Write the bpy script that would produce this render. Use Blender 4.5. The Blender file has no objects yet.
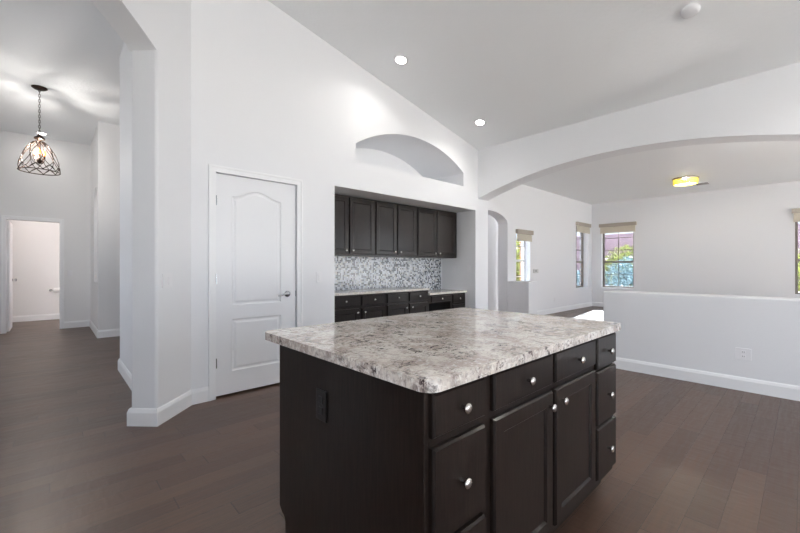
import bpy, bmesh, math, random
from mathutils import Vector, Matrix
from mathutils.geometry import tessellate_polygon
random.seed(7)
S = bpy.context.scene
COL = S.collection
PI = math.pi

# ------------------------------------------------------------------ camera
cd = bpy.data.cameras.new('camera'); cam = bpy.data.objects.new('camera', cd); COL.objects.link(cam)
cam.location = (0, 0, 1.22)
cam.rotation_euler = (PI/2, 0, -math.atan2(.6807, .7325))
cd.sensor_width = 36; cd.lens = 36*376/800; cd.shift_y = .0006; cd.clip_start = .05
S.camera = cam

# ------------------------------------------------------------------ sky, sun, exposure
S.view_settings.view_transform = 'Standard'
S.view_settings.look = 'None'
S.view_settings.gamma = 1
S.view_settings.use_curve_mapping = False
S.view_settings.exposure = -0.13
S.cycles.use_denoising = True
S.cycles.max_bounces = 12
S.cycles.diffuse_bounces = 8
S.cycles.transparent_max_bounces = 16
S.cycles.caustics_reflective = False
S.cycles.caustics_refractive = False
S.cycles.sample_clamp_indirect = 8
w = bpy.data.worlds.new('sky'); S.world = w; w.use_nodes = True
nt = w.node_tree
bg = nt.nodes['Background']
sky = nt.nodes.new('ShaderNodeTexSky'); sky.sky_type = 'HOSEK_WILKIE'; sky.turbidity = 4; sky.ground_albedo = .6
sky.sun_direction = Vector((.84, .10, .46)).normalized()
mxs = nt.nodes.new('ShaderNodeMix'); mxs.data_type = 'RGBA'; mxs.inputs['Factor'].default_value = .80
mxs.inputs['B'].default_value = (.93, 1.0, 1.10, 1)
nt.links.new(sky.outputs[0], mxs.inputs['A']); nt.links.new(mxs.outputs['Result'], bg.inputs['Color'])
bg.inputs['Strength'].default_value = 6.2
sl = bpy.data.lights.new('sun', 'SUN'); sl.energy = 100.0; sl.angle = .01; sl.color = (1, .98, .95)
sun = bpy.data.objects.new('sun', sl); COL.objects.link(sun)
sun.rotation_euler = Vector((-.84, -.10, -.46)).to_track_quat('-Z', 'Y').to_euler()
GLOBE_A, GLOBE_B = 135.0, 30.0
CAN_W, CAN_SPREAD = 7.0, PI*.8
PENDANT_W, BATH_W, DRUM_W, HALL_W = 66.0, 11.0, 30.0, 6.0

def portal(loc, size, direction):
    l = bpy.data.lights.new('window_portal', 'AREA'); l.shape = 'RECTANGLE'; l.size, l.size_y = size
    l.cycles.is_portal = True
    o = bpy.data.objects.new('window_portal', l); COL.objects.link(o)
    o.location = loc; o.rotation_euler = Vector(direction).to_track_quat('-Z', 'Y').to_euler()

# ------------------------------------------------------------------ materials
def lin(c):
    return tuple(((v/255)/12.92 if v/255 <= .04045 else ((v/255+.055)/1.055)**2.4) for v in c)+(1,)
def new_mat(name):
    m = bpy.data.materials.new(name); m.use_nodes = True
    return m, m.node_tree, m.node_tree.nodes['Principled BSDF']
def N(t, typ, **k):
    n = t.nodes.new(typ)
    for a, v in k.items():
        if a in n.inputs.keys(): n.inputs[a].default_value = v
        else: setattr(n, a, v)
    return n
def simple(name, rgb, rough=.5, metal=0, spec=.5, coat=0, bump=0, bscale=80):
    m, t, b = new_mat(name)
    b.inputs['Base Color'].default_value = lin(rgb); b.inputs['Roughness'].default_value = rough
    b.inputs['Metallic'].default_value = metal; b.inputs['Specular IOR Level'].default_value = spec
    b.inputs['Coat Weight'].default_value = coat
    if bump:
        tc = N(t, 'ShaderNodeTexCoord'); n = N(t, 'ShaderNodeTexNoise', Scale=bscale, Detail=3.0)
        bp = N(t, 'ShaderNodeBump', Strength=bump, Distance=.004)
        t.links.new(tc.outputs['Object'], n.inputs['Vector']); t.links.new(n.outputs['Fac'], bp.inputs['Height'])
        t.links.new(bp.outputs['Normal'], b.inputs['Normal'])
    return m
def emit(name, rgb, s):
    m, t, b = new_mat(name)
    b.inputs['Base Color'].default_value = lin(rgb)
    b.inputs['Emission Color'].default_value = lin(rgb); b.inputs['Emission Strength'].default_value = s
    return m
def math_n(t, op, a, b=None):
    n = t.nodes.new('ShaderNodeMath'); n.operation = op
    for i, v in enumerate((a, b)):
        if v is None: continue
        if isinstance(v, (int, float)): n.inputs[i].default_value = v
        else: t.links.new(v, n.inputs[i])
    return n.outputs[0]
def ramp(t, src, stops, interp='LINEAR'):
    r = t.nodes.new('ShaderNodeValToRGB'); r.color_ramp.interpolation = interp
    e = r.color_ramp.elements
    while len(e) < len(stops): e.new(.5)
    for i, (p, c) in enumerate(stops):
        e[i].position = p; e[i].color = c if len(c) == 4 else tuple(c)+(1,)
    t.links.new(src, r.inputs['Fac']); return r.outputs['Color']
def mix(t, fac, a, b, mode='MIX'):
    n = t.nodes.new('ShaderNodeMix'); n.data_type = 'RGBA'; n.blend_type = mode
    for k, v in (('Factor', fac), ('A', a), ('B', b)):
        if isinstance(v, (int, float)): n.inputs[k].default_value = v
        elif isinstance(v, tuple): n.inputs[k].default_value = v
        else: t.links.new(v, n.inputs[k])
    return n.outputs['Result']

def wall_paint(name, rgb, bump=.25, scale=60):
    return simple(name, rgb, rough=.62, spec=.3, bump=bump, bscale=scale)
M = {}
M['wall'] = wall_paint('white_wall_paint', (230, 231, 234), .12, 90)
M['ceiling'] = wall_paint('white_ceiling_texture', (238, 240, 242), .5, 26)
M['foyer'] = wall_paint('warm_white_wall_paint', (232, 232, 233), .12, 90)
M['trim'] = simple('white_gloss_trim', (238, 239, 241), .35)
M['door'] = simple('white_door_paint', (234, 235, 238), .38)
M['nickel'] = simple('brushed_nickel', (205, 200, 196), .25, metal=1)
M['chrome'] = simple('satin_chrome', (170, 172, 176), .22, metal=1)
M['plate'] = simple('white_plastic', (232, 232, 235), .35)
M['slot'] = simple('dark_slot', (60, 60, 62), .6)
M['black'] = simple('black_plastic', (14, 13, 13), .3)
M['bronze'] = simple('dark_bronze', (48, 34, 26), .45, metal=.7)
M['frame'] = simple('taupe_window_frame', (112, 104, 98), .5)
M['white_frame'] = simple('white_vinyl', (235, 235, 235), .45)
M['shade'] = simple('woven_beige_shade', (206, 199, 184), .8, bump=.6, bscale=60); M['valance'] = simple('taupe_valance', (172, 163, 152), .7)
M['bulb'] = emit('warm_bulb', (255, 160, 62), 7)
M['can'] = emit('downlight_lens', (255, 250, 242), 22)
M['drum'] = emit('yellow_glass_drum', (255, 236, 100), .5)
M['drum_plate'] = simple('drum_metal', (150, 140, 130), .4, metal=.6)
M['vent'] = simple('grey_vent_shadow', (120, 118, 116), .6)
M['leaf'] = simple('yellow_green_leaf', (176, 182, 96), .6)
M['leaf_b'] = simple('blue_green_leaf', (138, 162, 168), .6)
M['block'] = simple('mauve_stucco', (178, 150, 160), .9, bump=.4, bscale=20)
M['gravel'] = simple('pale_gravel', (222, 216, 206), .95, bump=.8, bscale=40)
M['post'] = simple('orange_wood_post', (190, 128, 70), .7)
M['bark'] = simple('shrub_stem', (90, 70, 50), .9)
M['paper'] = simple('tissue_paper', (240, 240, 240), .9)

def glass(name, tint):
    m = bpy.data.materials.new(name); m.use_nodes = True; t = m.node_tree; t.nodes.clear()
    out = N(t, 'ShaderNodeOutputMaterial'); tr = N(t, 'ShaderNodeBsdfTransparent'); gl = N(t, 'ShaderNodeBsdfGlossy')
    tr.inputs['Color'].default_value = tint; gl.inputs['Roughness'].default_value = .02
    lw = N(t, 'ShaderNodeLayerWeight', Blend=.5); mx = N(t, 'ShaderNodeMixShader')
    fr = math_n(t, 'ADD', math_n(t, 'MULTIPLY', math_n(t, 'POWER', lw.outputs['Facing'], 5.0), .5), .025)
    t.links.new(fr, mx.inputs[0]); t.links.new(tr.outputs[0], mx.inputs[1]); t.links.new(gl.outputs[0], mx.inputs[2])
    t.links.new(mx.outputs[0], out.inputs['Surface']); return m
M['glass'] = glass('clear_window_glass', (.95, .96, .97, 1)); M['glass_t'] = glass('dimmed_screen_glass', (.52, .55, .58, 1))  # screen tint darkened to dim the bright view outside

def espresso():
    m, t, b = new_mat('espresso_stained_wood')
    tc = N(t, 'ShaderNodeTexCoord'); mp = N(t, 'ShaderNodeMapping'); mp.inputs['Scale'].default_value = (38, 38, 2.4)
    n = N(t, 'ShaderNodeTexNoise', Scale=3.0, Detail=6.0, Distortion=.4)
    t.links.new(tc.outputs['Object'], mp.inputs['Vector']); t.links.new(mp.outputs[0], n.inputs['Vector'])
    c = ramp(t, n.outputs['Fac'], [(.3, lin((17, 12, 10))), (.75, lin((38, 29, 25)))])
    t.links.new(c, b.inputs['Base Color'])
    b.inputs['Roughness'].default_value = .34; b.inputs['Specular IOR Level'].default_value = .2; b.inputs['Coat Weight'].default_value = .22; b.inputs['Coat Roughness'].default_value = .14
    bp = N(t, 'ShaderNodeBump', Strength=.08, Distance=.002); t.links.new(n.outputs['Fac'], bp.inputs['Height']); t.links.new(bp.outputs[0], b.inputs['Normal'])
    return m
M['wood'] = espresso()

def granite(name, k=1.0, b0=(182, 170, 163), b1=(212, 204, 196)):
    m, t, b = new_mat(name)
    tc = N(t, 'ShaderNodeTexCoord')
    co = tc.outputs['Object']
    def noise(scale, detail, dist=0, rough=.5, rot=0, sc=(1, 1, 1)):
        mp = N(t, 'ShaderNodeMapping'); mp.inputs['Rotation'].default_value = (0, 0, rot); mp.inputs['Scale'].default_value = sc
        n = N(t, 'ShaderNodeTexNoise', Scale=scale, Detail=detail, Distortion=dist, Roughness=rough)
        t.links.new(co, mp.inputs[0]); t.links.new(mp.outputs[0], n.inputs['Vector']); return n.outputs['Fac']
    base = ramp(t, noise(7, 5, .5, .55), [(.36, lin(b0)), (.5, lin(b1)), (.64, lin((226, 221, 216)))])
    flake = ramp(t, noise(42, 3, .8, .6), [(.52, (0, 0, 0)), (.58, (1, 1, 1))])
    c = mix(t, math_n(t, 'MULTIPLY', flake, .36), base, lin((158, 142, 137)))
    white = ramp(t, noise(60, 2, .4), [(.57, (0, 0, 0)), (.62, (1, 1, 1))])
    c = mix(t, math_n(t, 'MULTIPLY', white, .7), c, lin((228, 225, 220)))
    # dark mineral streaks, gathered in clusters along drifting bands
    clus = ramp(t, noise(4.5, 3, 1.0, .6, .3, (1.8, 1, 1)), [(.47, (0, 0, 0)), (.60, (1, 1, 1))])
    def vein(scale, w_, rot, sc, dist):
        v = math_n(t, 'ABSOLUTE', math_n(t, 'SUBTRACT', noise(scale, 5, dist, .62, rot, sc), .5))
        return math_n(t, 'SUBTRACT', 1.0, ramp(t, v, [(0, (0, 0, 0)), (w_, (1, 1, 1))]))
    brk = ramp(t, noise(26, 3, .5, .6), [(.48, (0, 0, 0)), (.55, (1, 1, 1))])
    v1 = math_n(t, 'MULTIPLY', vein(9, .045, .35, (2.0, 1, 1), 1.0), brk)
    st2 = ramp(t, noise(38, 4, .8, .7, -.3, (1, 2.8, 1)), [(.56, (0, 0, 0)), (.59, (1, 1, 1))])
    dk = math_n(t, 'MULTIPLY', math_n(t, 'MAXIMUM', v1, st2), math_n(t, 'ADD', math_n(t, 'MULTIPLY', clus, .8), .3))
    c = mix(t, math_n(t, 'MULTIPLY', dk, k), c, lin((48, 40, 43)))
    halo = math_n(t, 'MULTIPLY', math_n(t, 'MULTIPLY', clus, brk), .30)
    c = mix(t, math_n(t, 'MULTIPLY', halo, k), c, lin((140, 124, 120)))
    speck = ramp(t, noise(170, 2), [(.63, (0, 0, 0)), (.69, (1, 1, 1))])
    c = mix(t, math_n(t, 'MULTIPLY', speck, .4*k), c, lin((104, 92, 92)))
    t.links.new(c, b.inputs['Base Color']); b.inputs['Roughness'].default_value = .12
    return m
M['granite'] = granite('pale_granite')
M['granite_b'] = granite('cream_granite', .25, (206, 198, 186), (222, 216, 206))

def floor_wood():
    m, t, b = new_mat('dark_handscraped_planks')
    tc = N(t, 'ShaderNodeTexCoord'); sp = N(t, 'ShaderNodeSeparateXYZ'); t.links.new(tc.outputs['Object'], sp.inputs[0])
    PW, PL = .125, 1.15
    v = math_n(t, 'DIVIDE', sp.outputs['Y'], PW); row = math_n(t, 'FLOOR', v); fv = math_n(t, 'FRACT', v)
    wn = N(t, 'ShaderNodeTexWhiteNoise', noise_dimensions='1D'); t.links.new(row, wn.inputs['W'])
    u = math_n(t, 'ADD', math_n(t, 'DIVIDE', sp.outputs['X'], PL), math_n(t, 'MULTIPLY', wn.outputs['Value'], 7.3))
    idx = math_n(t, 'FLOOR', u); fu = math_n(t, 'FRACT', u)
    cmb = N(t, 'ShaderNodeCombineXYZ'); t.links.new(idx, cmb.inputs[0]); t.links.new(row, cmb.inputs[1])
    w2 = N(t, 'ShaderNodeTexWhiteNoise', noise_dimensions='3D'); t.links.new(cmb.outputs[0], w2.inputs['Vector'])
    tint = ramp(t, w2.outputs['Value'], [(0, lin((76, 57, 47))), (.5, lin((85, 65, 54))), (1, lin((94, 73, 61)))])
    # grain runs along the plank, shifted per plank
    off = N(t, 'ShaderNodeVectorMath', operation='SCALE'); t.links.new(w2.outputs['Color'], off.inputs[0]); off.inputs['Scale'].default_value = 9
    ad = N(t, 'ShaderNodeVectorMath', operation='ADD'); t.links.new(tc.outputs['Object'], ad.inputs[0]); t.links.new(off.outputs[0], ad.inputs[1])
    mp = N(t, 'ShaderNodeMapping'); mp.inputs['Scale'].default_value = (2.2, 26, 1); t.links.new(ad.outputs[0], mp.inputs[0])
    g = N(t, 'ShaderNodeTexNoise', Scale=2.0, Detail=6.0, Distortion=.6); t.links.new(mp.outputs[0], g.inputs['Vector'])
    c = mix(t, .55, tint, ramp(t, g.outputs['Fac'], [(.3, (.55, .55, .55)), (.7, (1.25, 1.22, 1.2))]), 'MULTIPLY')
    ev = math_n(t, 'MINIMUM', fv, math_n(t, 'SUBTRACT', 1.0, fv)); eu = math_n(t, 'MINIMUM', fu, math_n(t, 'SUBTRACT', 1.0, fu))
    jv = math_n(t, 'LESS_THAN', ev, .013); ju = math_n(t, 'LESS_THAN', eu, .0028)
    joint = math_n(t, 'MAXIMUM', jv, ju)
    c = mix(t, math_n(t, 'MULTIPLY', joint, .55), c, lin((26, 20, 18)))
    t.links.new(c, b.inputs['Base Color'])
    # scraped ripples across the planks
    mp2 = N(t, 'ShaderNodeMapping'); mp2.inputs['Scale'].default_value = (16, 5, 1); t.links.new(ad.outputs[0], mp2.inputs[0])
    rp = N(t, 'ShaderNodeTexNoise', Scale=1.2, Detail=2.0, Distortion=.5); t.links.new(mp2.outputs[0], rp.inputs['Vector'])
    h = math_n(t, 'SUBTRACT', math_n(t, 'ADD', math_n(t, 'MULTIPLY', rp.outputs['Fac'], .8), math_n(t, 'MULTIPLY', g.outputs['Fac'], .35)), math_n(t, 'MULTIPLY', joint, .8))
    bp = N(t, 'ShaderNodeBump', Strength=.5, Distance=.004); t.links.new(h, bp.inputs['Height']); t.links.new(bp.outputs[0], b.inputs['Normal'])
    b.inputs['Roughness'].default_value = .36
    t.links.new(ramp(t, g.outputs['Fac'], [(.3, (.30,)*3), (.7, (.44,)*3)]), b.inputs['Roughness'])
    return m
M['floor'] = floor_wood()

def mosaic():
    m, t, b = new_mat('mosaic_glass_tile')
    tc = N(t, 'ShaderNodeTexCoord'); sp = N(t, 'ShaderNodeSeparateXYZ'); t.links.new(tc.outputs['Object'], sp.inputs[0])
    T = .0235
    a = math_n(t, 'DIVIDE', sp.outputs['X'], T); c_ = math_n(t, 'DIVIDE', sp.outputs['Z'], T)
    cmb = N(t, 'ShaderNodeCombineXYZ'); t.links.new(math_n(t, 'FLOOR', a), cmb.inputs[0]); t.links.new(math_n(t, 'FLOOR', c_), cmb.inputs[1])
    wn = N(t, 'ShaderNodeTexWhiteNoise', noise_dimensions='3D'); t.links.new(cmb.outputs[0], wn.inputs['Vector'])
    col = ramp(t, wn.outputs['Value'], [(0, lin((46, 50, 62))), (.22, lin((92, 98, 112))), (.36, lin((178, 184, 192))), (.58, lin((214, 218, 224))), (.84, lin((196, 196, 192)))], 'CONSTANT')
    def edge(x):
        f = math_n(t, 'FRACT', x); return math_n(t, 'LESS_THAN', math_n(t, 'MINIMUM', f, math_n(t, 'SUBTRACT', 1.0, f)), .06)
    g = math_n(t, 'MAXIMUM', edge(a), edge(c_))
    t.links.new(mix(t, g, col, lin((206, 208, 210))), b.inputs['Base Color'])
    b.inputs['Roughness'].default_value = .22
    return m
M['mosaic'] = mosaic()

# ------------------------------------------------------------------ mesh helpers
class MB:
    def __init__(s, off=(0, 0, 0)): s.v = []; s.f = []; s.off = Vector(off)
    def add(s, vs, fs):
        n = len(s.v); s.v += [Vector(v)-s.off for v in vs]; s.f += [tuple(i+n for i in f) for f in fs]; return s
    def box(s, x0, x1, y0, y1, z0, z1):
        vs = [(x, y, z) for x in (x0, x1) for y in (y0, y1) for z in (z0, z1)]
        return s.add(vs, [(0, 1, 3, 2), (4, 6, 7, 5), (0, 4, 5, 1), (2, 3, 7, 6), (0, 2, 6, 4), (1, 5, 7, 3)])
    def prism(s, loops, fn, d0, d1):
        """extrude a 2-D outline with holes; fn(a, b, d) gives the 3-D point"""
        flat = [p for l in loops for p in l]
        tri = tessellate_polygon([[Vector((p[0], p[1], 0)) for p in l] for l in loops])
        n = len(flat)
        vs = [fn(p[0], p[1], d0) for p in flat]+[fn(p[0], p[1], d1) for p in flat]
        fs = [tuple(t) for t in tri]+[tuple(i+n for i in reversed(t)) for t in tri]
        k = 0
        for l in loops:
            m = len(l)
            for i in range(m):
                j = (i+1) % m; fs.append((k+i, k+j, k+j+n, k+i+n))
            k += m
        return s.add(vs, fs)
    def tube(s, pts, r, n=8, closed=False):
        pts = [Vector(p) for p in pts]; rings = []
        m = len(pts); up = Vector((.13, .21, .97))
        for i, p in enumerate(pts):
            if closed: d = pts[(i+1) % m]-pts[i-1]
            else: d = pts[min(i+1, m-1)]-pts[max(i-1, 0)]
            d.normalize(); a = d.cross(up)
            if a.length < .05: a = d.cross(Vector((1, 0, 0)))
            a.normalize(); b = d.cross(a); rr = r[i] if isinstance(r, (list, tuple)) else r
            rings.append([p+a*rr*math.cos(2*PI*k/n)+b*rr*math.sin(2*PI*k/n) for k in range(n)])
        vs = [v for g in rings for v in g]; fs = []
        for i in range(m if closed else m-1):
            j = (i+1) % m
            for k in range(n): fs.append((i*n+k, i*n+(k+1) % n, j*n+(k+1) % n, j*n+k))
        if not closed: fs += [tuple(range(n-1, -1, -1)), tuple((m-1)*n+k for k in range(n))]
        return s.add(vs, fs)
    def lathe(s, prof, c, axis='Z', n=24):
        """prof: (radius, distance along axis)"""
        ax = {'Z': Vector((0, 0, 1)), '-Y': Vector((0, -1, 0)), '-X': Vector((-1, 0, 0)), '-Z': Vector((0, 0, -1))}[axis] if isinstance(axis, str) else Vector(axis)
        a = ax.cross(Vector((0, 0, 1))) if abs(ax.z) < .9 else ax.cross(Vector((1, 0, 0))); a.normalize(); b = ax.cross(a); c = Vector(c)
        vs = [c+ax*h+(a*math.cos(2*PI*k/n)+b*math.sin(2*PI*k/n))*max(r, 1e-5) for r, h in prof for k in range(n)]
        fs = [(i*n+k, i*n+(k+1) % n, (i+1)*n+(k+1) % n, (i+1)*n+k) for i in range(len(prof)-1) for k in range(n)]
        fs += [tuple(range(n)), tuple((len(prof)-1)*n+k for k in range(n-1, -1, -1))]
        return s.add(vs, fs)
    def build(s, name, mat, parent=None, bevel=0, seg=2, smooth=False, keep=False):
        vs = s.v
        if keep: c = Vector((0, 0, 0))
        else:
            lo = Vector([min(v[i] for v in vs) for i in range(3)]); hi = Vector([max(v[i] for v in vs) for i in range(3)])
            c = (lo+hi)/2
            if parent is None: c.z = lo.z
        pw = W.get(parent, Vector((0, 0, 0))) if parent else Vector((0, 0, 0))
        me = bpy.data.meshes.new(name); me.from_pydata([v-c for v in vs], [], s.f)
        bm = bmesh.new(); bm.from_mesh(me); bmesh.ops.remove_doubles(bm, verts=bm.verts, dist=1e-6)
        bmesh.ops.recalc_face_normals(bm, faces=bm.faces); bm.to_mesh(me); bm.free()
        me.materials.append(mat if not isinstance(mat, str) else M[mat])
        o = bpy.data.objects.new(name, me); COL.objects.link(o); o.location = c-pw
        if parent: o.parent = parent
        W[o] = c
        if smooth:
            for p in me.polygons: p.use_smooth = True
            me.set_sharp_from_angle(angle=math.radians(50))
        if bevel:
            b = o.modifiers.new('bevel', 'BEVEL'); b.width = bevel; b.segments = seg; b.limit_method = 'ANGLE'; b.angle_limit = math.radians(35)
            if smooth or seg > 1:
                for p in me.polygons: p.use_smooth = True
                b.harden_normals = True
        return o
W = {}
def thing(name, label, cat, loc=(0, 0, 0), group=None):
    o = bpy.data.objects.new(name, None); COL.objects.link(o); o.empty_display_size = .1
    o.location = loc; o['label'] = label; o['category'] = cat
    if group: o['group'] = group
    return o
def tag(o, label, cat, group=None, kind=None):
    o['label'] = label; o['category'] = cat
    if group: o['group'] = group
    if kind: o['kind'] = kind
    return o
def struct(o, label=None, cat=None):
    o['kind'] = 'structure'
    if label: o['label'] = label
    if cat: o['category'] = cat
    return o
XZ = lambda y0: (lambda a, b, d: (a, d, b))
fXZ = lambda a, b, d: (a, d, b)
fYZ = lambda a, b, d: (d, a, b)
fXY = lambda a, b, d: (a, b, d)
def arc_pts(a0, a1, z, rise, n=28):
    """segmental arch from (a0,z) to (a1,z)"""
    h = (a1-a0)/2; s = 1 if h > 0 else -1; h = abs(h); R = (h*h+rise*rise)/(2*rise); th = math.asin(h/R); cx = (a0+a1)/2
    return [(cx-s*R*math.sin(th-2*th*i/n), z+rise-R+R*math.cos(th-2*th*i/n)) for i in range(n+1)]
def ell_pts(a0, a1, z, rise, n=28):
    cx = (a0+a1)/2; h = (a1-a0)/2
    return [(cx-h*math.cos(PI*i/n), z+rise*math.sin(PI*i/n)) for i in range(n+1)]
CZ = lambda x: 3.167+.2087*(5.21-x)

# ------------------------------------------------------------------ the shell
WY = 3.70
struct(MB().box(-2.6, 12.7, -4.3, 12.1, -.12, 0).build('floor', 'floor'), 'dark brown hand-scraped wood plank floor', 'floor')

# wall with the pantry door, the cabinet alcove and the arched niche
nich = [(2.71, 2.505)]+arc_pts(2.71, 4.82, 2.72, .31, 64)+[(4.82, 2.505)]
out = [(.905, 0), (1.11, 0), (1.11, 2.098), (1.930, 2.098), (1.930, 0), (2.405, 0), (2.405, 2.16), (5.14, 2.16), (5.14, 0), (5.5, 0), (5.5, 3.25), (5.21, 3.25), (.905, CZ(.905)+.08)]
struct(MB().prism([out, nich], fXZ, WY, 4.5).build('wall_back', 'wall'), 'tall white wall with door, cabinet alcove and arched niche', 'wall')
struct(MB().box(2.405, 5.14, 4.43, 4.58, 0, 2.2).build('wall_alcove', 'wall'), 'white back wall of the cabinet alcove', 'wall')
struct(MB().box(2.6, 5.0, 4.5, 4.6, 2.3, 3.2).build('wall_niche', 'wall'), 'white back of the arched niche', 'wall')
struct(MB().box(.905, 2.3, 4.35, 4.45, 0, 2.3).build('wall_pantry', 'wall'), 'wall inside the pantry', 'wall')
# pier: end of the diagonal wall and foyer side wall
def rounded(poly, picks, rad, n=6):
    out = []
    for i, p in enumerate(poly):
        if i not in picks: out.append(p); continue
        a, b, c = Vector(poly[i-1]), Vector(p), Vector(poly[(i+1) % len(poly)])
        u = (a-b).normalized(); v = (c-b).normalized(); k = rad/math.tan(u.angle(v)/2)
        cen = b+(u+v).normalized()*rad/math.sin(u.angle(v)/2); p0 = b+u*k-cen; p1 = b+v*k-cen
        tot = p0.angle_signed(p1)
        for q in range(n+1):
            w_ = p0.copy(); w_.rotate(Matrix.Rotation(-tot*q/n, 2)); out.append(tuple(cen+w_))
    return out
pier = [(.5975, 3.3875), (.91, 3.70), (.91, 5.34), (3.0, 5.34), (3.0, 5.54), (.6, 5.54), (.6, 3.685), (.45, 3.535)]
mb = MB().prism([rounded(pier, (0, 5, 7), .022)], fXY, 0, 2.887); mb.prism([pier], fXY, 2.887, 4.26)
struct(mb.build('wall_pier', 'wall'), 'white angled wall pier at the foyer opening', 'wall')
# diagonal header with its arch
R2 = math.sqrt(.5)
def fDiag(s_, z, d): return (.5975-s_*R2-d*R2, 3.3875-s_*R2+d*R2, z)
Sd = 3.96
dl = [(0, 2.887)]+arc_pts(0, 2.6, 2.887, .27, 64)[1:]+[(2.6, 0), (Sd, 0), (Sd, CZ(.5975-Sd*R2)+.1), (0, CZ(.5975)+.08)]
struct(MB().prism([dl], fDiag, 0, .2086).build('wall_diagonal', 'wall'), 'white arched header over the foyer opening', 'wall')
# arch wall between kitchen and dining room
al = [(-4.1, 0), (-.38, 0)]+arc_pts(-.38, WY, 2.355, .335, 90)+[(WY, 3.3), (-4.1, 3.3)]
struct(MB().prism([al], fYZ, 5.21, 5.50).build('wall_arch', 'wall'), 'white wall with a wide shallow arch to the dining room', 'wall')
struct(MB().box(5.0, 5.3, -4.1, 1.695, 0, .92).build('wall_half', 'wall', bevel=.015, seg=3), 'white half wall under the wide arch', 'wall')
struct(MB().box(7.5, 7.885, 4.02, 4.53, 0, .905).build('wall_stub', 'wall', bevel=.015, seg=3), 'short white stub half wall by the dining room archway', 'wall')
# dining room
HX0, HX1 = 5.96, 7.5
dw = [(5.5, 0), (HX0, 0)]+ell_pts(HX0, HX1, 2.18, .24, 48)+[(HX1, 0), (12.7, 0), (12.7, 3.25), (5.5, 3.25)]
W1 = (7.87, 8.52, .61, 2.07); W2 = (11.2, 12.10, .60, 2.46)
W3 = (3.38, 4.25, .60, 2.46); W4 = (-1.35, .15, .60, 2.46)
rect = lambda r: [(r[0], r[2]), (r[1], r[2]), (r[1], r[3]), (r[0], r[3])]
struct(MB().prism([dw, rect(W1), rect(W2)], fXZ, 4.53, 4.78).build('wall_left', 'wall'), 'white dining room wall with archway and two narrow windows', 'wall')
fw = [(-4.1, 0), (4.85, 0), (4.85, 3.25), (-4.1, 3.25)]
struct(MB().prism([fw, rect(W3), rect(W4)], fYZ, 12.4, 12.65).build('wall_far', 'wall'), 'white far dining room wall with two windows', 'wall')
struct(MB().box(5.21, 12.7, -4.3, 4.9, 3.167, 3.30).build('ceiling_dining', 'ceiling'), 'flat white dining room ceiling', 'ceiling')
# hall behind the archway
struct(MB().box(5.3, 5.5, 4.6, 7.2, 0, 2.8).build('wall_hall_left', 'wall'))
struct(MB().box(7.62, 7.74, 4.85, 7.2, 0, 2.8).build('wall_hall_right', 'wall'))
struct(MB().box(5.3, 7.74, 6.6, 6.75, 0, 2.8).build('wall_hall_back', 'wall'))
struct(MB().box(5.3, 7.74, 4.7, 7.2, 2.7, 2.8).build('ceiling_hall', 'ceiling'))
# kitchen vaulted ceiling
kc = [(-2.6, CZ(-2.6)), (5.25, CZ(5.25)), (5.25, CZ(5.25)+.14), (-2.6, CZ(-2.6)+.14)]
struct(MB().prism([kc], fXZ, -4.3, 3.75).build('ceiling', 'ceiling'), 'sloping white textured kitchen ceiling', 'ceiling')
# walls behind the camera, with unseen windows added to let in daylight
K1 = (-1.5, .9, .10, 2.45); K2 = (1.4, 4.7, .10, 2.45); D1 = (6.0, 8.7, .10, 2.7); D2 = (9.2, 11.9, .10, 2.7)
bw = [(-2.6, 0), (12.7, 0), (12.7, 3.25), (5.21, 3.25), (-2.6, CZ(-2.6)+.08)]
struct(MB().prism([bw, rect(K1), rect(K2), rect(D1), rect(D2)], fXZ, -4.3, -4.1).build('wall_front', 'wall'), 'white wall behind the camera', 'wall')
F1 = (4.8, 6.6, .8, 2.9); L1 = (-3.8, -.6, .5, 2.7)  # side openings added for foyer and kitchen light, out of view
lw = [(-4.3, 0), (12.1, 0), (12.1, 4.9), (-4.3, 4.9)]
struct(MB().prism([lw, rect(F1), rect(L1)], fYZ, -2.6, -2.4).build('wall_side', 'wall'), 'white side wall out of view', 'wall')
# foyer
fc = [(.6, 3.6), (-2.45, .55), (-2.45, 12.0), (3.1, 12.0), (3.1, 5.4), (.8, 5.4), (.8, 3.8)]
struct(MB().prism([fc], fXY, 3.72, 3.84).build('ceiling_foyer', 'ceiling'), 'white foyer ceiling', 'ceiling')
fb = [(-2.4, 0), (-.60, 0), (-.60, 2.10), (.13, 2.10), (.13, 0), (.75, 0), (.75, 3.75), (-2.4, 3.75)]
struct(MB().prism([fb], fXZ, 10.0, 10.12).build('wall_foyer_back', 'foyer'), 'white foyer back wall with bathroom doorway', 'wall')
nf = [(8.42, .94), (9.10, .94)]+list(reversed(ell_pts(8.42, 9.10, 2.40, .27, 18)))
fs_ = [(8.25, 0), (10.0, 0), (10.0, 3.75), (8.25, 3.75)]
struct(MB().prism([fs_, nf], fYZ, .6, .78).build('wall_foyer_side', 'foyer'), 'white foyer side wall with tall arched niche', 'wall')
struct(MB().box(.775, .82, 8.32, 10.05, 0, 3.75).build('wall_foyer_niche', 'foyer'))
struct(MB().box(.78, 3.0, 8.25, 8.40, 0, 3.75).build('wall_foyer_hall', 'foyer'), 'white foyer wall facing the kitchen', 'wall')
struct(MB().box(3.0, 3.12, 5.3, 8.5, 0, 3.75).build('wall_foyer_end', 'foyer'))
# bathroom past the foyer
struct(MB().box(-2.4, 1.5, 11.9, 12.05, 0, 2.8).build('wall_bath_back', 'foyer'), 'beige-lit bathroom back wall', 'wall')
struct(MB().box(1.4, 1.5, 10.12, 11.9, 0, 2.8).build('wall_bath_side', 'foyer'))
struct(MB().box(-2.4, 1.5, 10.12, 11.9, 2.7, 2.8).build('ceiling_bath', 'ceiling'))

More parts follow.
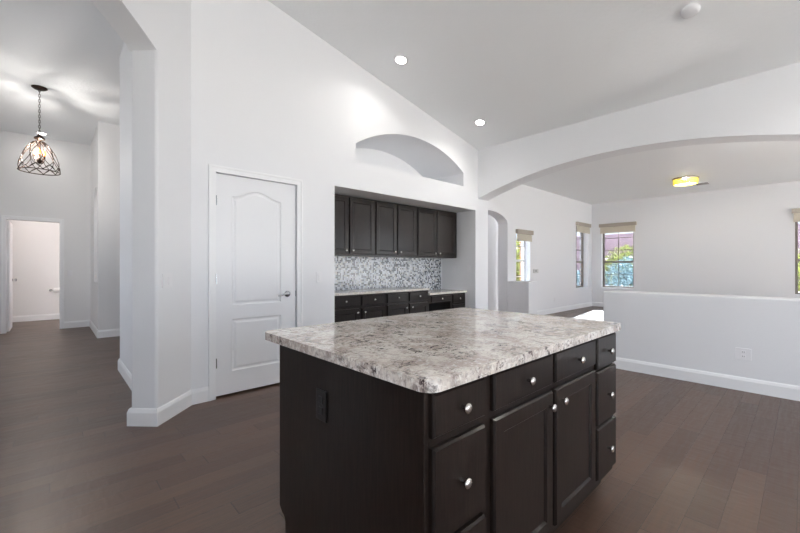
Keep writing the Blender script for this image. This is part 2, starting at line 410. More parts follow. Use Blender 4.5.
# ------------------------------------------------------------------ baseboards and casings
def base_run(name, pts, mat='trim', h=.133, t=.016):
    """closed profile swept along a plan polyline; room is on the left of travel"""
    prof = [(0, 0), (t, 0), (t, h-.03), (t*.75, h-.018), (t*.55, h-.008), (t*.3, h), (0, h)]
    P = [Vector((p[0], p[1])) for p in pts]; mb = MB(); vs = []; k = len(prof)
    for i, p in enumerate(P):
        d0 = (P[i]-P[i-1]).normalized() if i else (P[1]-P[0]).normalized()
        d1 = (P[i+1]-P[i]).normalized() if i < len(P)-1 else d0
        n0 = Vector((-d0.y, d0.x)); n1 = Vector((-d1.y, d1.x)); nn = (n0+n1)/(1+n0.dot(n1))
        vs += [(p.x+nn.x*a, p.y+nn.y*a, b) for a, b in prof]
    fs = []
    for i in range(len(P)-1):
        for j in range(k): fs.append((i*k+j, i*k+(j+1) % k, (i+1)*k+(j+1) % k, (i+1)*k+j))
    fs += [tuple(range(k)), tuple((len(P)-1)*k+j for j in range(k-1, -1, -1))]
    mb.add(vs, fs); return struct(mb.build(name, mat))
base_run('baseboard_pier', [(1.052, 3.70), (.91, 3.70), (.5975, 3.3875), (.45, 3.535), (.6, 3.685), (.6, 5.54), (2.9, 5.54)])
base_run('baseboard_back', [(2.405, 3.70), (1.988, 3.70)])
base_run('baseboard_pillar', [(5.5, 4.53), (5.5, 3.70), (5.14, 3.70)])
base_run('baseboard_half', [(5.0, -4.0), (5.0, 1.695), (5.3, 1.695)])
base_run('baseboard_left', [(12.4, 4.53), (7.885, 4.53), (7.885, 4.02), (7.5, 4.02), (7.5, 4.9)])
base_run('baseboard_far', [(12.4, -4.0), (12.4, 4.53)])
base_run('baseboard_foyer', [(3.0, 8.25), (.6, 8.25), (.6, 10.0), (.195, 10.0)])
base_run('baseboard_bath', [(1.4, 11.9), (-2.3, 11.9)])
def casing(name, x0, x1, z1, y, wd=.075, t=.018, mat='trim'):
    mb = MB()
    o = [(x0-wd, 0), (x0, 0), (x0, z1), (x1, z1), (x1, 0), (x1+wd, 0), (x1+wd, z1+wd), (x0-wd, z1+wd)]
    mb.prism([o], fXZ, y-t, y)
    o2 = [(x0-wd-.001, 0), (x0-wd+.02, 0), (x0-wd+.02, z1+wd-.02), (x1+wd-.02, z1+wd-.02), (x1+wd-.02, 0), (x1+wd+.001, 0), (x1+wd+.001, z1+wd+.001), (x0-wd-.001, z1+wd+.001)]
    mb.prism([o2], fXZ, y-t-.006, y-t)
    return struct(mb.build(name, mat, bevel=.003))
casing('trim_1', 1.114, 1.926, 2.094, WY, wd=.062)
casing('trim_2', -.60, .13, 2.10, 10.0, wd=.065)
# jambs of the pantry doorway
j = MB(); j.box(1.11, 1.117, 3.75, 3.84, 0, 2.098); j.box(1.923, 1.930, 3.75, 3.84, 0, 2.098); j.box(1.117, 1.923, 3.75, 3.84, 2.09, 2.098)
struct(j.build('trim_3', 'trim'))

# ------------------------------------------------------------------ panelled faces
def inset(poly, d):
    """offset a counter-clockwise outline inwards by d"""
    n = len(poly); r = []
    for i in range(n):
        p0, p1, p2 = Vector(poly[i-1]), Vector(poly[i]), Vector(poly[(i+1) % n])
        a = (p1-p0).normalized(); b = (p2-p1).normalized(); na = Vector((-a.y, a.x)); nb = Vector((-b.y, b.x))
        q = p1+(na+nb)*d/(1+na.dot(nb)); r.append((q.x, q.y))
    return r
def panelled(mb, x0, x1, z0, z1, yf, th, panels, prof, edge=0):
    """slab facing -Y with shaped panels; prof = [(inset, depth), ...] from outline to field"""
    outer = [(x0, z0), (x1, z0), (x1, z1), (x0, z1)]
    face = inset(outer, edge) if edge else outer
    loops = [face]+panels
    flat = [p for l in loops for p in l]
    tri = tessellate_polygon([[Vector((p[0], p[1], 0)) for p in l] for l in loops])
    mb.add([(p[0], yf, p[1]) for p in flat], [tuple(t) for t in tri])
    if edge:
        mb.add([(p[0], yf, p[1]) for p in face]+[(p[0], yf+edge*1.25, p[1]) for p in outer], [(i, (i+1) % 4, 4+(i+1) % 4, 4+i) for i in range(4)])
    ye = yf+edge*1.25
    mb.add([(p[0], ye, p[1]) for p in outer]+[(p[0], yf+th, p[1]) for p in outer], [(i, (i+1) % 4, 4+(i+1) % 4, 4+i) for i in range(4)]+[(4, 5, 6, 7)])
    for pl in panels:
        n = len(pl); prev = pl; pd = 0
        for ins, dep in prof:
            cur = inset(pl, ins)
            mb.add([(p[0], yf+pd, p[1]) for p in prev]+[(p[0], yf+dep, p[1]) for p in cur], [(i, (i+1) % n, n+(i+1) % n, n+i) for i in range(n)])
            prev, pd = cur, dep
        tri = tessellate_polygon([[Vector((p[0], p[1], 0)) for p in prev]])
        mb.add([(p[0], yf+pd, p[1]) for p in prev], [tuple(t) for t in tri])
    return mb

# pantry door: arched top panel over a plain lower panel
dr = bpy.data.objects.new('door_1', None); COL.objects.link(dr); dr.location = (1.52, 3.72, 0)
struct(dr, 'white two-panel pantry door with arched upper panel', 'door')
O = dr.location
x0, x1 = 1.119, 1.921
K_ = .9846; YD = 3.712
zz = lambda z: 1.22+(z-1.22)*K_
top = []
for i in range(25):
    q = i/24; x = 1.785-q*.5
    top.append((x*K_, zz(1.905+.072*(.5-.5*math.cos(2*PI*q)))))
up = [(1.285*K_, zz(.85)), (1.785*K_, zz(.85))]+top
lo = [(1.285*K_, zz(.215)), (1.785*K_, zz(.215)), (1.785*K_, zz(.715)), (1.285*K_, zz(.715))]
mb = panelled(MB(O), x0, x1, .020, 2.090, YD, .035, [up, lo], [(.008, .009), (.02, .011), (.04, .003)])
mb.build('door_slab', 'door', dr)
for z in (1.84, 1.107, .325):
    h = MB(O); h.tube([(1.1165, YD-.006, z-.045), (1.1165, YD-.006, z+.045)], .006, 8); h.box(1.112, 1.13, YD-.0005, YD+.0005, z-.045, z+.045); h.build('hinge', 'chrome', dr)
h = MB(O); hx, hz = 1.827, .937
h.lathe([(.0, 0), (.033, 0), (.033, .006), (.028, .011), (.012, .013), (.011, .045), (0, .046)], (hx, YD, hz), '-Y', 24)
h.tube([(hx, YD-.043, hz), (hx-.03, YD-.049, hz+.004), (hx-.065, YD-.049, hz-.001), (hx-.10, YD-.047, hz-.010), (hx-.118, YD-.043, hz-.013)], [.012, .0105, .009, .008, .006], 10)
hd = h.build('door_handle', 'chrome', dr, smooth=True)
h = MB(O); h.box(1.919, 1.925, YD-.006, YD+.002, hz-.03, hz+.03); h.build('latch_plate', 'chrome', dr)

# bathroom door leaf standing open inside the bathroom
bd = bpy.data.objects.new('door_2', None); COL.objects.link(bd); bd.location = (-.58, 10.15, 0); struct(bd, 'white bathroom door standing open', 'door')
m2 = MB(bd.location); m2.box(-.60, -.563, 10.13, 10.87, .012, 2.08); m2.build('door_slab', 'door', bd, bevel=.003)
m2 = MB(bd.location); m2.lathe([(.026, 0), (.026, .006), (.01, .01), (.01, .03), (.027, .045), (.027, .058), (.012, .068)], (-.563, 10.80, .96), (1, 0, 0), 16); m2.build('door_knob', 'chrome', bd, smooth=True)

# ------------------------------------------------------------------ windows
def window(n, plane, a0, a1, z0, z1, d, inward, rail=None, rows=(2, 3), frame='frame', cols=2, fwid=.045, label=None):
    """plane 'X' or 'Y': glass lies at that coordinate = d; a runs along the other axis"""
    w_ = bpy.data.objects.new('window_%d' % n, None); COL.objects.link(w_)
    w_.location = (d, (a0+a1)/2, z0) if plane == 'X' else ((a0+a1)/2, d, z0)
    struct(w_, label or 'added window with taupe frame, out of view', 'window'); O = w_.location
    def bx(mb, p0, p1, q0, q1, dd0, dd1):
        if plane == 'X': mb.box(d+dd0, d+dd1, p0, p1, q0, q1)
        else: mb.box(p0, p1, d+dd0, d+dd1, q0, q1)
    T = .03; f = MB(O)
    ring = [[(a0, z0), (a1, z0), (a1, z1), (a0, z1)], [(a0+fwid, z0+fwid), (a1-fwid, z0+fwid), (a1-fwid, z1-fwid), (a0+fwid, z1-fwid)]]
    f.prism(ring, fYZ if plane == 'X' else fXZ, d-T, d+T)
    f.build('window_frame', frame, w_)
    rz = rail or (z0+z1)/2
    f = MB(O); bx(f, a0+fwid, a1-fwid, rz-.025, rz+.025, -.025, .025); f.build('meeting_rail', frame, w_)
    f = MB(O); m_ = .008
    for k in range(1, cols):
        a = a0+(a1-a0)*k/cols; bx(f, a-m_, a+m_, z0+fwid, z1-fwid, -.008, .008)
    for k in range(1, rows[0]):
        z = z0+(rz-z0)*k/rows[0]; bx(f, a0+fwid, a1-fwid, z-m_, z+m_, -.0075, .0075)
    for k in range(1, rows[1]):
        z = rz+(z1-rz)*k/rows[1]; bx(f, a0+fwid, a1-fwid, z-m_, z+m_, -.0075, .0075)
    f.build('muntins', frame, w_)
    g = MB(O); bx(g, a0+fwid*.9, a1-fwid*.9, z0+fwid*.9, z1-fwid*.9, -.0015, .0015); g.build('glass_pane', 'glass_t' if n < 5 else 'glass', w_)
    c = ((d, (a0+a1)/2, (z0+z1)/2) if plane == 'X' else ((a0+a1)/2, d, (z0+z1)/2))
    cv = Vector(c)+Vector(inward)*.05
    portal(cv, (a1-a0, z1-z0), inward)
window(1, 'Y', *W1, 4.70, (0, -1, 0), rail=1.37, rows=(2, 2), frame='white_frame', cols=1, fwid=.03, label='narrow window with orange post outside, nearest the archway')
window(2, 'Y', *W2, 4.70, (0, -1, 0), rail=1.37, label='narrow window beside the far corner')
window(3, 'X', *W3, 12.54, (-1, 0, 0), rail=1.37, label='gridded window on the far wall left of the drum light')
window(4, 'X', *W4, 12.54, (-1, 0, 0), rail=1.37, label='window cut by the right edge of the picture')
window(5, 'Y', *K1, -4.2, (0, 1, 0), rows=(1, 1))  # this window and those below are added for daylight, out of view
window(6, 'Y', *K2, -4.2, (0, 1, 0), rows=(1, 1))
window(7, 'Y', *D1, -4.2, (0, 1, 0))
window(8, 'Y', *D2, -4.2, (0, 1, 0))
window(9, 'X', *F1, -2.5, (1, 0, 0))

window(10, 'X', *L1, -2.5, (1, 0, 0))

# woven shades pulled up over the windows
def shade(label, plane, a0, a1, z0, z1, d, s):
    """d: wall face, s: direction into the room"""
    c = (d+s*.04, (a0+a1)/2, z0) if plane == 'X' else ((a0+a1)/2, d+s*.04, z0)
    t = thing('window_shade', label, 'window shade', c, 'woven shades over the dining room windows')
    def bx(mb, p0, p1, q0, q1, e0, e1):
        e0, e1 = sorted((d+s*e0, d+s*e1))
        if plane == 'X': mb.box(e0, e1, p0, p1, q0, q1)
        else: mb.box(p0, p1, e0, e1, q0, q1)
    m_ = MB(c); bx(m_, a0-.03, a1+.03, z1-.10, z1, .001, .075); m_.build('valance', 'valance', t, bevel=.004)
    m_ = MB(c); n = 5; zt = z1-.10-.02
    for k in range(n):
        z = z0+(zt-z0)*k/n; bx(m_, a0, a1, z, z+(zt-z0)/n*.86, .012+.006*(k % 2), .052-.006*(k % 2))
    bx(m_, a0, a1, z0, z1-.055, .026, .032)
    m_.build('shade_folds', 'shade', t, bevel=.004)
shade('grey-taupe woven shade over the narrow window nearest the archway', 'Y', W1[0], W1[1], 1.83, 2.09, 4.53, -1)
shade('taupe woven shade over the narrow window at the far corner', 'Y', 11.2, 12.12, 2.24, 2.53, 4.53, -1)
shade('taupe woven shade over the wide gridded window on the far wall', 'X', 3.33, 4.27, 2.24, 2.53, 12.4, -1)
shade('taupe woven shade at the right edge of the picture', 'X', -1.4, .17, 2.24, 2.54, 12.4, -1)

# ------------------------------------------------------------------ cabinets
def knob(parent, x, y, z):
    m_ = MB(); m_.lathe([(.006, 0), (.006, .012), (.009, .015), (.0155, .019), (.0165, .024), (.014, .028), (.007, .030), (0, .0305)], (x, y, z), '-Y', 16)
    return m_
def drawer(t, O, x0, x1, z0, z1, yf, kx=None, name='drawer', th=.02):
    d_ = panelled(MB(O), x0, x1, z0, z1, yf, th, [], [], edge=.006).build(name, 'wood', t)
    W[d_] = W[d_]+Vector((0, 0, 0))
    k = knob(None, (x0+x1)/2 if kx is None else kx, yf, (z0+z1)/2); k.off = Vector((0, 0, 0)); k.v = [v-Vector(O) for v in k.v]
    k.build('knob', 'nickel', d_, smooth=True); return d_
def cdoor(t, O, x0, x1, z0, z1, yf, kx, kz, th=.02, rail=.055):
    pl = [(x0+rail, z0+rail), (x1-rail, z0+rail), (x1-rail, z1-rail), (x0+rail, z1-rail)]
    d_ = panelled(MB(O), x0, x1, z0, z1, yf, th, [pl], [(.009, .010), (.012, .010)], edge=.006).build('door', 'wood', t)
    k = knob(None, kx, yf, kz); k.v = [v-Vector(O) for v in k.v]
    k.build('knob', 'nickel', d_, smooth=True); return d_

# island
IO = Vector((1.52, 1.18, 0))
isl = thing('island_cabinet', 'large espresso wood kitchen island cabinet with drawers and two doors', 'kitchen island', IO)
b_ = MB(IO)
b_.box(.785, 2.262, .725, 1.612, .105, .874)
b_.build('cabinet_body', 'wood', isl)
# end panels with the rounded toe notch at the back
def endp(x0, x1):
    o = [(.785, 0), (1.575, 0)]+[(1.575+.055*(1-math.cos(a))*.55, .085+.03*math.sin(a)) for a in (0, .5, 1.0, PI/2)]+[(1.63, .135), (1.63, .874), (.725, .874), (.725, .105), (.785, .105)]
    mb = MB(IO); mb.prism([o], fYZ, x0, x1); return mb.build('side_panel', 'wood', isl, bevel=.0015, seg=1)
endp(.765, .785); endp(2.262, 2.282)
mb = MB(IO); mb.box(.785, 2.262, .785, .80, 0, .105); mb.build('toe_kick', 'wood', isl)
YF = .705
for z0, z1 in ((.735, .862), (.444, .706), (.135, .414)): drawer(isl, IO, .786, 1.037, z0, z1, YF)
drawer(isl, IO, 1.089, 1.5186, .735, .862, YF); drawer(isl, IO, 1.546, 1.983, .735, .862, YF)
cdoor(isl, IO, 1.089, 1.5186, .135, .708, YF, 1.478, .655); cdoor(isl, IO, 1.546, 1.983, .135, .708, YF, 1.588, .655)
for z0, z1 in ((.70, .862), (.417, .688), (.142, .402)): drawer(isl, IO, 2.012, 2.279, z0, z1, YF)

def rrect(x0, x1, y0, y1, r, n=8):
    p = []
    for cx, cy, a in ((x1-r, y0+r, -PI/2), (x1-r, y1-r, 0), (x0+r, y1-r, PI/2), (x0+r, y0+r, PI)):
        for i in range(n+1): p.append((cx+r*math.cos(a+PI/2*i/n), cy+r*math.sin(a+PI/2*i/n)))
    return p
ct = MB().prism([rrect(.745, 2.325, .684, 1.78, .05)], fXY, .8745, .911).build('island_countertop', 'granite', bevel=.013, seg=4)
tag(ct, 'pale speckled granite countertop with dark veins on the kitchen island', 'countertop')

# alcove wall cabinets
def wall_cab(label, x0, x1, splits, zk=1.437, group='espresso wall cabinets in the alcove'):
    O = Vector(((x0+x1)/2, 4.24, 1.372)); t = thing('wall_cabinet', label, 'cabinet', O, group)
    m_ = MB(O); m_.box(x0, x1, 4.05, 4.425, 1.372, 2.145); m_.build('cabinet_body', 'wood', t)
    (a0, a1), (b0, b1) = splits
    cdoor(t, O, a0, a1, 1.392, 2.125, 4.03, a1-.045, zk); cdoor(t, O, b0, b1, 1.392, 2.125, 4.03, b0+.045, zk)
wall_cab('leftmost pair of dark wall cabinet doors above the mosaic backsplash', 2.41, 3.283, ((2.425, 2.835), (2.855, 3.268)))
wall_cab('middle pair of dark wall cabinet doors above the mosaic backsplash', 3.284, 4.110, ((3.30, 3.685), (3.705, 4.095)))
wall_cab('rightmost pair of dark wall cabinet doors beside the bare alcove wall', 4.111, 5.085, ((4.13, 4.552), (4.572, 5.06)))
# alcove base cabinets
def base_cab(label, x0, x1, splits):
    O = Vector(((x0+x1)/2, 4.15, 0)); t = thing('base_cabinet', label, 'cabinet', O, 'espresso base cabinets in the alcove')
    m_ = MB(O); m_.box(x0, x1, 3.91, 4.425, .105, .866); m_.build('cabinet_body', 'wood', t)
    m_ = MB(O); m_.box(x0, x1, 3.97, 3.985, 0, .105); m_.build('toe_kick', 'wood', t)
    (a0, a1), (b0, b1) = splits
    for a, b in splits: drawer(t, O, a, b, .722, .850, 3.89)
    cdoor(t, O, a0, a1, .13, .690, 3.89, a1-.04, .635); cdoor(t, O, b0, b1, .13, .690, 3.89, b0+.04, .635)
base_cab('two-drawer dark base cabinet at the left end of the alcove', 2.41, 3.37, ((2.47, 2.91), (2.945, 3.35)))
base_cab('two-drawer dark base cabinet next to the desk in the alcove', 3.371, 4.215, ((3.385, 3.775), (3.81, 4.20)))
dO = Vector((4.68, 4.15, 0)); dk = thing('desk_cabinet', 'low dark built-in desk with knee space at the right of the alcove', 'desk', dO)
m_ = MB(dO); m_.box(4.24, 4.755, 3.91, 4.42, .66, .790); m_.build('knee_frame', 'wood', dk)
m_ = MB(dO); m_.box(4.755, 5.138, 3.91, 4.42, .105, .790); m_.build('cabinet_body', 'wood', dk)
m_ = MB(dO); m_.box(4.755, 5.138, 3.97, 4.0, 0, .105); m_.build('toe_kick', 'wood', dk)
m_ = MB(dO); m_.box(4.218, 4.239, 3.91, 4.42, 0, .790); m_.build('side_panel', 'wood', dk)
drawer(dk, dO, 4.28, 4.735, .675, .768, 3.89)
drawer(dk, dO, 4.80, 5.11, .635, .768, 3.89); drawer(dk, dO, 4.80, 5.11, .38, .605, 3.89); drawer(dk, dO, 4.80, 5.11, .13, .35, 3.89)
tag(MB().box(2.408, 4.217, 3.868, 4.428, .867, .900).build('alcove_countertop', 'granite_b', bevel=.008, seg=3), 'cream speckled granite countertop under the mosaic backsplash', 'countertop')
tag(MB().box(4.219, 5.138, 3.868, 4.428, .791, .824).build('desk_countertop', 'granite_b', bevel=.008, seg=3), 'lower cream granite desk top at the right of the alcove', 'countertop')
bs = MB(); bs.prism([[(2.408, .902), (4.22, .902), (4.22, .826), (5.105, .826), (5.105, 1.371), (2.408, 1.371)]], fXZ, 4.418, 4.4295)
tag(bs.build('tile_backsplash', 'mosaic'), 'blue, grey and white mosaic tile backsplash in the alcove', 'backsplash')

# ------------------------------------------------------------------ outlets and switches
def plate(name, label, cat, loc, rotz, w=.072, h=.116, kind='outlet', mat='plate', inner='plate', group=None):
    """built facing -Y, then turned"""
    t = thing(name, label, cat, (0, 0, 0), group)
    MB().box(-w/2, w/2, -.007, -.0005, -h/2, h/2).build('cover_plate', mat, t, bevel=.002)
    n = max(1, round(w/.075)) if kind == 'switch' else 1
    if kind == 'switch':
        for k in range(n):
            cx = (k-(n-1)/2)*.046
            MB().box(cx-.016, cx+.016, -.0105, -.006, -.033, .033).build('rocker', inner, t, bevel=.002)
    elif kind == 'outlet':
        for z in (-.021, .021):
            s_ = MB().box(-.016, .016, -.0095, -.0065, z-.014, z+.014).build('socket', inner, t, bevel=.003)
            m_ = MB(); m_.box(-.008, -.005, -.0100, -.009, z-.005, z+.006); m_.box(.005, .008, -.0100, -.009, z-.005, z+.006)
            m_.build('slots', 'slot', s_)
    t.location = loc; t.rotation_euler = (0, 0, rotz); return t
plate('power_outlet', 'black outlet on the dark end of the kitchen island', 'outlet', (.765, 1.262, .690), -PI/2, mat='black', inner='black')
plate('power_outlet', 'white double outlet low on the half wall', 'outlet', (5.0, .41, .362), -PI/2, w=.116, group='white outlets')
plate('power_outlet', 'white outlet on the dining room wall below the thermostat', 'outlet', (9.82, 4.53, .345), 0, group='white outlets')
plate('light_switch', 'white rocker switch right of the pantry door', 'light switch', (2.20, 3.70, 1.105), 0, kind='switch')
plate('light_switch', 'white double switch on the angled wall left of the pantry door', 'light switch', (.682, 3.472, 1.11), PI/4, w=.116, kind='switch')
plate('light_switch', 'small white switch on the foyer back wall', 'light switch', (.284, 10.0, 1.10), 0, kind='switch')
plate('light_switch', 'white plate on the alcove side wall near the back', 'light switch', (5.14, 4.15, 1.17), -PI/2, kind='switch')
plate('light_switch', 'white plate on the alcove side wall near the front edge', 'light switch', (5.14, 3.83, 1.19), -PI/2, kind='switch')
th = thing('thermostat', 'small grey thermostat on the dining room wall', 'thermostat', (8.78, 4.53, 1.12))
MB((8.78, 4.53, 1.12)).box(8.67, 8.89, 4.505, 4.5295, 1.07, 1.17).build('housing', simple('pale_grey_plastic', (205, 205, 205), .5), th, bevel=.006)
MB((8.78, 4.53, 1.12)).box(8.72, 8.80, 4.503, 4.506, 1.10, 1.15).build('display', simple('grey_display', (158, 160, 160), .3), th)

# ------------------------------------------------------------------ ceiling fixtures
slope = math.atan(.2087)
def can(label, x, y, z=None, power=None):
    t = thing('recessed_light', label, 'ceiling light', (x, y, z or CZ(x)), 'recessed ceiling lights'); t.rotation_euler = (0, 0 if z else slope, 0)
    MB().lathe([(.060, 0.001), (.062, .010), (.072, .012), (.088, .008), (.092, .001)], (0, 0, 0), '-Z', 40).build('trim_ring', 'plate', t, smooth=True)
    MB().lathe([(.0, .0125), (.058, .0125), (.058, .0142), (.03, .0170), (0, .0175)], (0, 0, 0), '-Z', 32).build('lens', 'can', t, smooth=True)
    l = bpy.data.lights.new('downlight', 'AREA'); l.shape = 'DISK'; l.size = .12; l.energy = power or CAN_W; l.spread = CAN_SPREAD; l.color = (1, .96, .90)
    o = bpy.data.objects.new('downlight', l); COL.objects.link(o); o.parent = t; o.location = (0, 0, -.022)
    return t
can('left recessed ceiling light, above the pantry side', 2.983, 3.193, power=4.5)
can('right recessed ceiling light, near the arch corner', 4.531, 3.183, power=4.5)
for x, y in ((1.4, .5), (2.98, .5), (4.53, -.35), (2.98, -2.1), (1.4, -2.1), (-.6, -1.0)):  # extra unseen downlights added to brighten the kitchen and island
    can('added recessed ceiling light, unseen above or behind the camera', x, y)
can('recessed foyer ceiling light glowing behind the cage pendant', -0.12, 9.69, 3.72, power=1.5)
sd = MB(); sd.lathe([(.0, .001), (.070, .001), (.070, .018), (.062, .030), (.045, .036), (0, .037)], (0, 0, 0), '-Z', 32)
o = sd.build('smoke_detector', 'plate', smooth=True, keep=True); tag(o, 'round white smoke detector on the sloping ceiling', 'smoke detector'); o.location = (4.006, .667, CZ(4.006)); o.rotation_euler = (0, slope, 0)

# drum light in the dining room
DL = Vector((10.2, 1.78, 3.167)); t = thing('drum_light', 'yellow glowing drum flush light on the dining room ceiling', 'ceiling light', DL)
MB(DL).lathe([(.0, .001), (.24, .001), (.24, .016), (.23, .020), (0, .022)], DL, '-Z', 40).build('ceiling_plate', 'drum_plate', t, smooth=True)
m_ = MB(DL)
for k in range(36):
    a = 2*PI*k/36
    for i in range(3):
        m_.lathe([(.001, 0), (.019, .006), (.021, .018), (.019, .030), (.001, .036)], DL+Vector((.205*math.cos(a), .205*math.sin(a), -.024-.037*i)), '-Z', 8)
m_.build('glass_beads', 'drum', t)
m_ = MB(DL)
for z in (.022, .135): m_.tube([DL+Vector((.226*math.cos(a), .226*math.sin(a), -z)) for a in [2*PI*k/40 for k in range(40)]], .005, 6, closed=True)
m_.build('wire_rims', 'chrome', t)
l = bpy.data.lights.new('drum_lamp', 'POINT'); l.energy = DRUM_W; l.shadow_soft_size = .06; l.color = (1, .96, .88)
o = bpy.data.objects.new('drum_lamp', l); COL.objects.link(o); o.parent = t; o.location = (0, 0, -.11)
v_ = thing('air_vent', 'thin grey air vent on the dining ceiling beside the drum light', 'air vent', (11.1, 1.50, 3.167))
MB((11.1, 1.5, 3.167)).box(10.95, 11.25, 1.49, 1.76, 3.158, 3.1665).build('vent_frame', 'plate', v_, bevel=.002)
m_ = MB((11.1, 1.5, 3.167))
for k in range(9): m_.box(10.975+k*.03, 10.99+k*.03, 1.51, 1.74, 3.154, 3.158)
m_.build('louvers', 'vent', v_)

# unseen frosted globe lamps, added to brighten the dining room and kitchen
M['globe'] = emit('frosted_globe', (255, 248, 236), 3.0)
def globe(name, cat, label, x, y, z, power):
    O = Vector((x, y, 0)); t = thing(name, label, cat, O); zc = 0
    MB(O).lathe([(0, 0), (.14, 0), (.14, .02), (.03, .03), (0, .03)], O, 'Z', 24).build('lamp_base', 'chrome', t)
    MB(O).tube([(x, y, .028), (x, y, z-.165)], .011, 10).build('pole', 'chrome', t)
    MB(O).lathe([(.17*math.sin(PI*i/16), .17-.17*math.cos(PI*i/16)) for i in range(17)], (x, y, z+.17), '-Z', 28).build('globe', 'globe', t, smooth=True)
    for a in range(4):
        l = bpy.data.lights.new('globe_fill', 'POINT'); l.energy = power/4; l.shadow_soft_size = .05; l.color = (1, .97, .93)
        o = bpy.data.objects.new('globe_fill', l); COL.objects.link(o); o.parent = t; o.location = (.24*math.cos(a*PI/2), .24*math.sin(a*PI/2), z-zc)
globe('globe_fill_lamp', 'floor lamp', 'added white globe fill lamp in the dining room, out of view', 6.5, -1.0, .85, GLOBE_A)
globe('globe_fill_lamp', 'floor lamp', 'added white globe fill lamp behind the camera, out of view', 2.6, -3.2, 1.0, GLOBE_B)

# cage pendant in the foyer
PX, PY = -.113, 7.254
PO = Vector((PX, PY, 3.72)); t = thing('pendant_light', 'dark bronze woven-wire cage pendant hanging on a chain in the foyer', 'pendant light', PO)
MB(PO).lathe([(.0, .001), (.085, .001), (.085, .010), (.06, .028), (.02, .036), (0, .037)], PO, '-Z', 28).build('canopy', 'bronze', t, smooth=True)
m_ = MB(PO); z = 3.70; k = 0
while z > 3.075:
    a = (k % 2)*PI/2
    m_.tube([(PX+.011*math.cos(q)*math.cos(a), PY+.011*math.cos(q)*math.sin(a), z-.022+.024*math.sin(q)) for q in [2*PI*i/12 for i in range(12)]], .0032, 6, closed=True)
    z -= .036; k += 1
m_.build('chain', 'bronze', t, smooth=True)
MB(PO).lathe([(.008, 0), (.02, .01), (.03, .03), (.055, .05), (.06, .07), (.03, .08), (.012, .10), (.012, .34), (.03, .36), (.03, .38), (.012, .41), (0, .42)], (PX, PY, 3.07), '-Z', 20).build('stem', 'bronze', t, smooth=True)
def rp(q):  # q 0 top .. 1 bottom
    return .035+.180*math.sin(min(1, q*1.02)*PI/2)**.68
zt, zb = 2.97, 2.55
m_ = MB(PO); ns = 9
for k in range(ns):
    for sgn in (1, -1):
        pts = []
        for i in range(25):
            q = i/24; r = rp(q); a = 2*PI*k/ns+sgn*(1.45*q**1.1+.15*math.sin(q*PI*2))
            pts.append((PX+r*math.cos(a), PY+r*math.sin(a), zt-(zt-zb)*(1-math.cos(q*PI/2))**.75 if False else zt-(zt-zb)*q))
        m_.tube(pts, .0042, 6)
for k in range(ns):
    pts = []
    for i in range(13):
        q = i/12; a = 2*PI*(k+q)/ns; pts.append((PX+.215*math.cos(a), PY+.215*math.sin(a), zb+.07*math.sin(q*PI)))
    m_.tube(pts, .0038, 6)
m_.tube([(PX+.216*math.cos(a), PY+.216*math.sin(a), zb) for a in [2*PI*i/48 for i in range(48)]], .0065, 6, closed=True)
m_.build('wire_cage', 'bronze', t, smooth=True)
for k in range(3):
    a = 2*PI*k/3+.5; r = .055; c = Vector((PX+r*math.cos(a), PY+r*math.sin(a), 2.72))
    m_ = MB(PO); m_.tube([(PX, PY, 2.68), (PX+r*.6*math.cos(a), PY+r*.6*math.sin(a), 2.665), (c.x, c.y, 2.70), (c.x, c.y, 2.725)], .005, 6)
    m_.lathe([(.0, 0), (.018, .004), (.012, .01), (.011, .06), (0, .061)], (c.x, c.y, 2.72), 'Z', 12); arm = m_.build('candle_arm', 'bronze', t, smooth=True)
    MB(PO).lathe([(.009, 0), (.017, .018), (.019, .034), (.012, .058), (.004, .075), (0, .078)], (c.x, c.y, 2.785), 'Z', 12).build('bulb', 'bulb', arm, smooth=True)
for sx, sy in ((-.03, -.055), (.03, .055)):
    l = bpy.data.lights.new('pendant_lamp', 'POINT'); l.energy = PENDANT_W/2; l.shadow_soft_size = .016; l.color = (1, .95, .89)
    o = bpy.data.objects.new('pendant_lamp', l); COL.objects.link(o); o.parent = t; o.location = (sx, sy, 2.82-3.72)

l = bpy.data.lights.new('hall_fill_lamp', 'AREA'); l.shape = 'DISK'; l.size = .3; l.energy = HALL_W; l.color = (1, .95, .9)  # unseen light added to lift the dark hall behind the archway
o = bpy.data.objects.new('hall_fill_lamp', l); COL.objects.link(o); o.location = (6.6, 5.7, 2.66)
# unseen ceiling light added to brighten the bathroom
l = bpy.data.lights.new('bathroom_fill_lamp', 'AREA'); l.shape = 'DISK'; l.size = .35; l.energy = BATH_W; l.color = (1, .87, .78)
o = bpy.data.objects.new('bathroom_fill_lamp', l); COL.objects.link(o); o.location = (-.3, 11.0, 2.66)
# toilet paper on its holder
tp = thing('paper_holder', 'chrome toilet paper holder on the bathroom wall seen through the doorway', 'paper holder', (.06, 11.9, .68))
m_ = MB((.06, 11.9, .68)); m_.lathe([(.028, 0), (.028, .008), (.009, .012), (.009, .07)], (.0, 11.9, .68), '-Y', 14); m_.tube([(.0, 11.835, .68), (.04, 11.835, .68)], .008, 8); m_.build('holder_bar', 'chrome', tp, smooth=True)
m_ = MB(); m_.lathe([(.02, 0), (.056, 0), (.056, .105), (.02, .105)], (.05, 11.835, .68), (1, 0, 0), 24)
tag(m_.build('toilet_paper_roll', 'paper', smooth=False), 'white toilet paper roll beyond the foyer doorway', 'toilet paper')

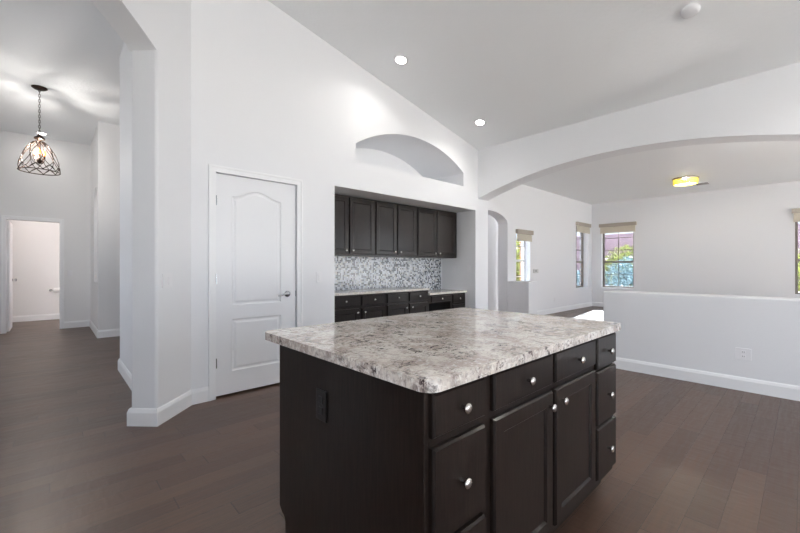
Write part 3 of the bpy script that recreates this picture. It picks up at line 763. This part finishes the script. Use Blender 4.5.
# ------------------------------------------------------------------ outside
struct(MB().box(-30, 45, -40, 45, -.4, -.13).build('ground', 'gravel'), 'pale gravel ground outside', 'ground')
tag(MB().box(19.2, 19.4, -10, 16, -.13, 2.75).build('garden_wall', 'block'), 'mauve stucco garden wall seen through the windows', 'garden wall')
def shrub(label, c, rx, rz, n, mat, zc, leaf=.07):
    t = thing('garden_shrub', label, 'shrub', (c[0], c[1], -.13), 'shrubs outside the dining room'); O = Vector((c[0], c[1], -.13))
    rnd = random.Random(int(c[0]*100+c[1]*10)); m_ = MB(O); vs = []; fs = []
    for i in range(n):
        d_ = Vector((rnd.gauss(0, 1), rnd.gauss(0, 1), rnd.gauss(0, 1))).normalized()*(rnd.random()**.4)
        p = Vector((c[0]+d_.x*rx, c[1]+d_.y*rx, zc+d_.z*rz))
        a = Vector((rnd.gauss(0, 1), rnd.gauss(0, 1), rnd.gauss(0, 1))).normalized(); b = a.cross(Vector((rnd.gauss(0, 1), rnd.gauss(0, 1), 1))).normalized()
        L = leaf*(.7+.6*rnd.random()); k = len(vs)
        vs += [p-a*L, p+b*L*.35, p+a*L, p-b*L*.35]; fs.append((k, k+1, k+2, k+3))
    m_.add(vs, fs); m_.build('foliage', mat, t)
    m_ = MB(O)
    for k in range(5):
        a = 2*PI*k/5; m_.tube([(c[0], c[1], -.13), (c[0]+.2*rx*math.cos(a), c[1]+.2*rx*math.sin(a), zc*.6), (c[0]+.6*rx*math.cos(a), c[1]+.6*rx*math.sin(a), zc+.3*rz)], [.04, .03, .012], 6)
    m_.build('stems', 'bark', t)
shrub('tall yellow-green shrub outside the window with the orange post', (12.2, 7.0), .9, .95, 2600, 'leaf', 1.35)
shrub('low green shrub outside the corner window', (13.9, 5.6), .75, .6, 1800, 'leaf_b', .55)
shrub('blue-green shrub outside the far wall window', (15.5, 4.1), 1.1, .85, 3000, 'leaf_b', .80)
shrub('yellow-green shrub behind the blue-green one', (17.75, 5.0), 1.1, 1.0, 3000, 'leaf', 1.15)
shrub('yellow-green shrub outside the window at the right edge', (16.2, .0), 1.2, .9, 2400, 'leaf', .9)
tag(MB().box(10.35, 10.47, 5.72, 5.84, -.13, 2.6).build('porch_post', 'post', bevel=.006), 'orange-brown wooden post outside the narrow window', 'post')
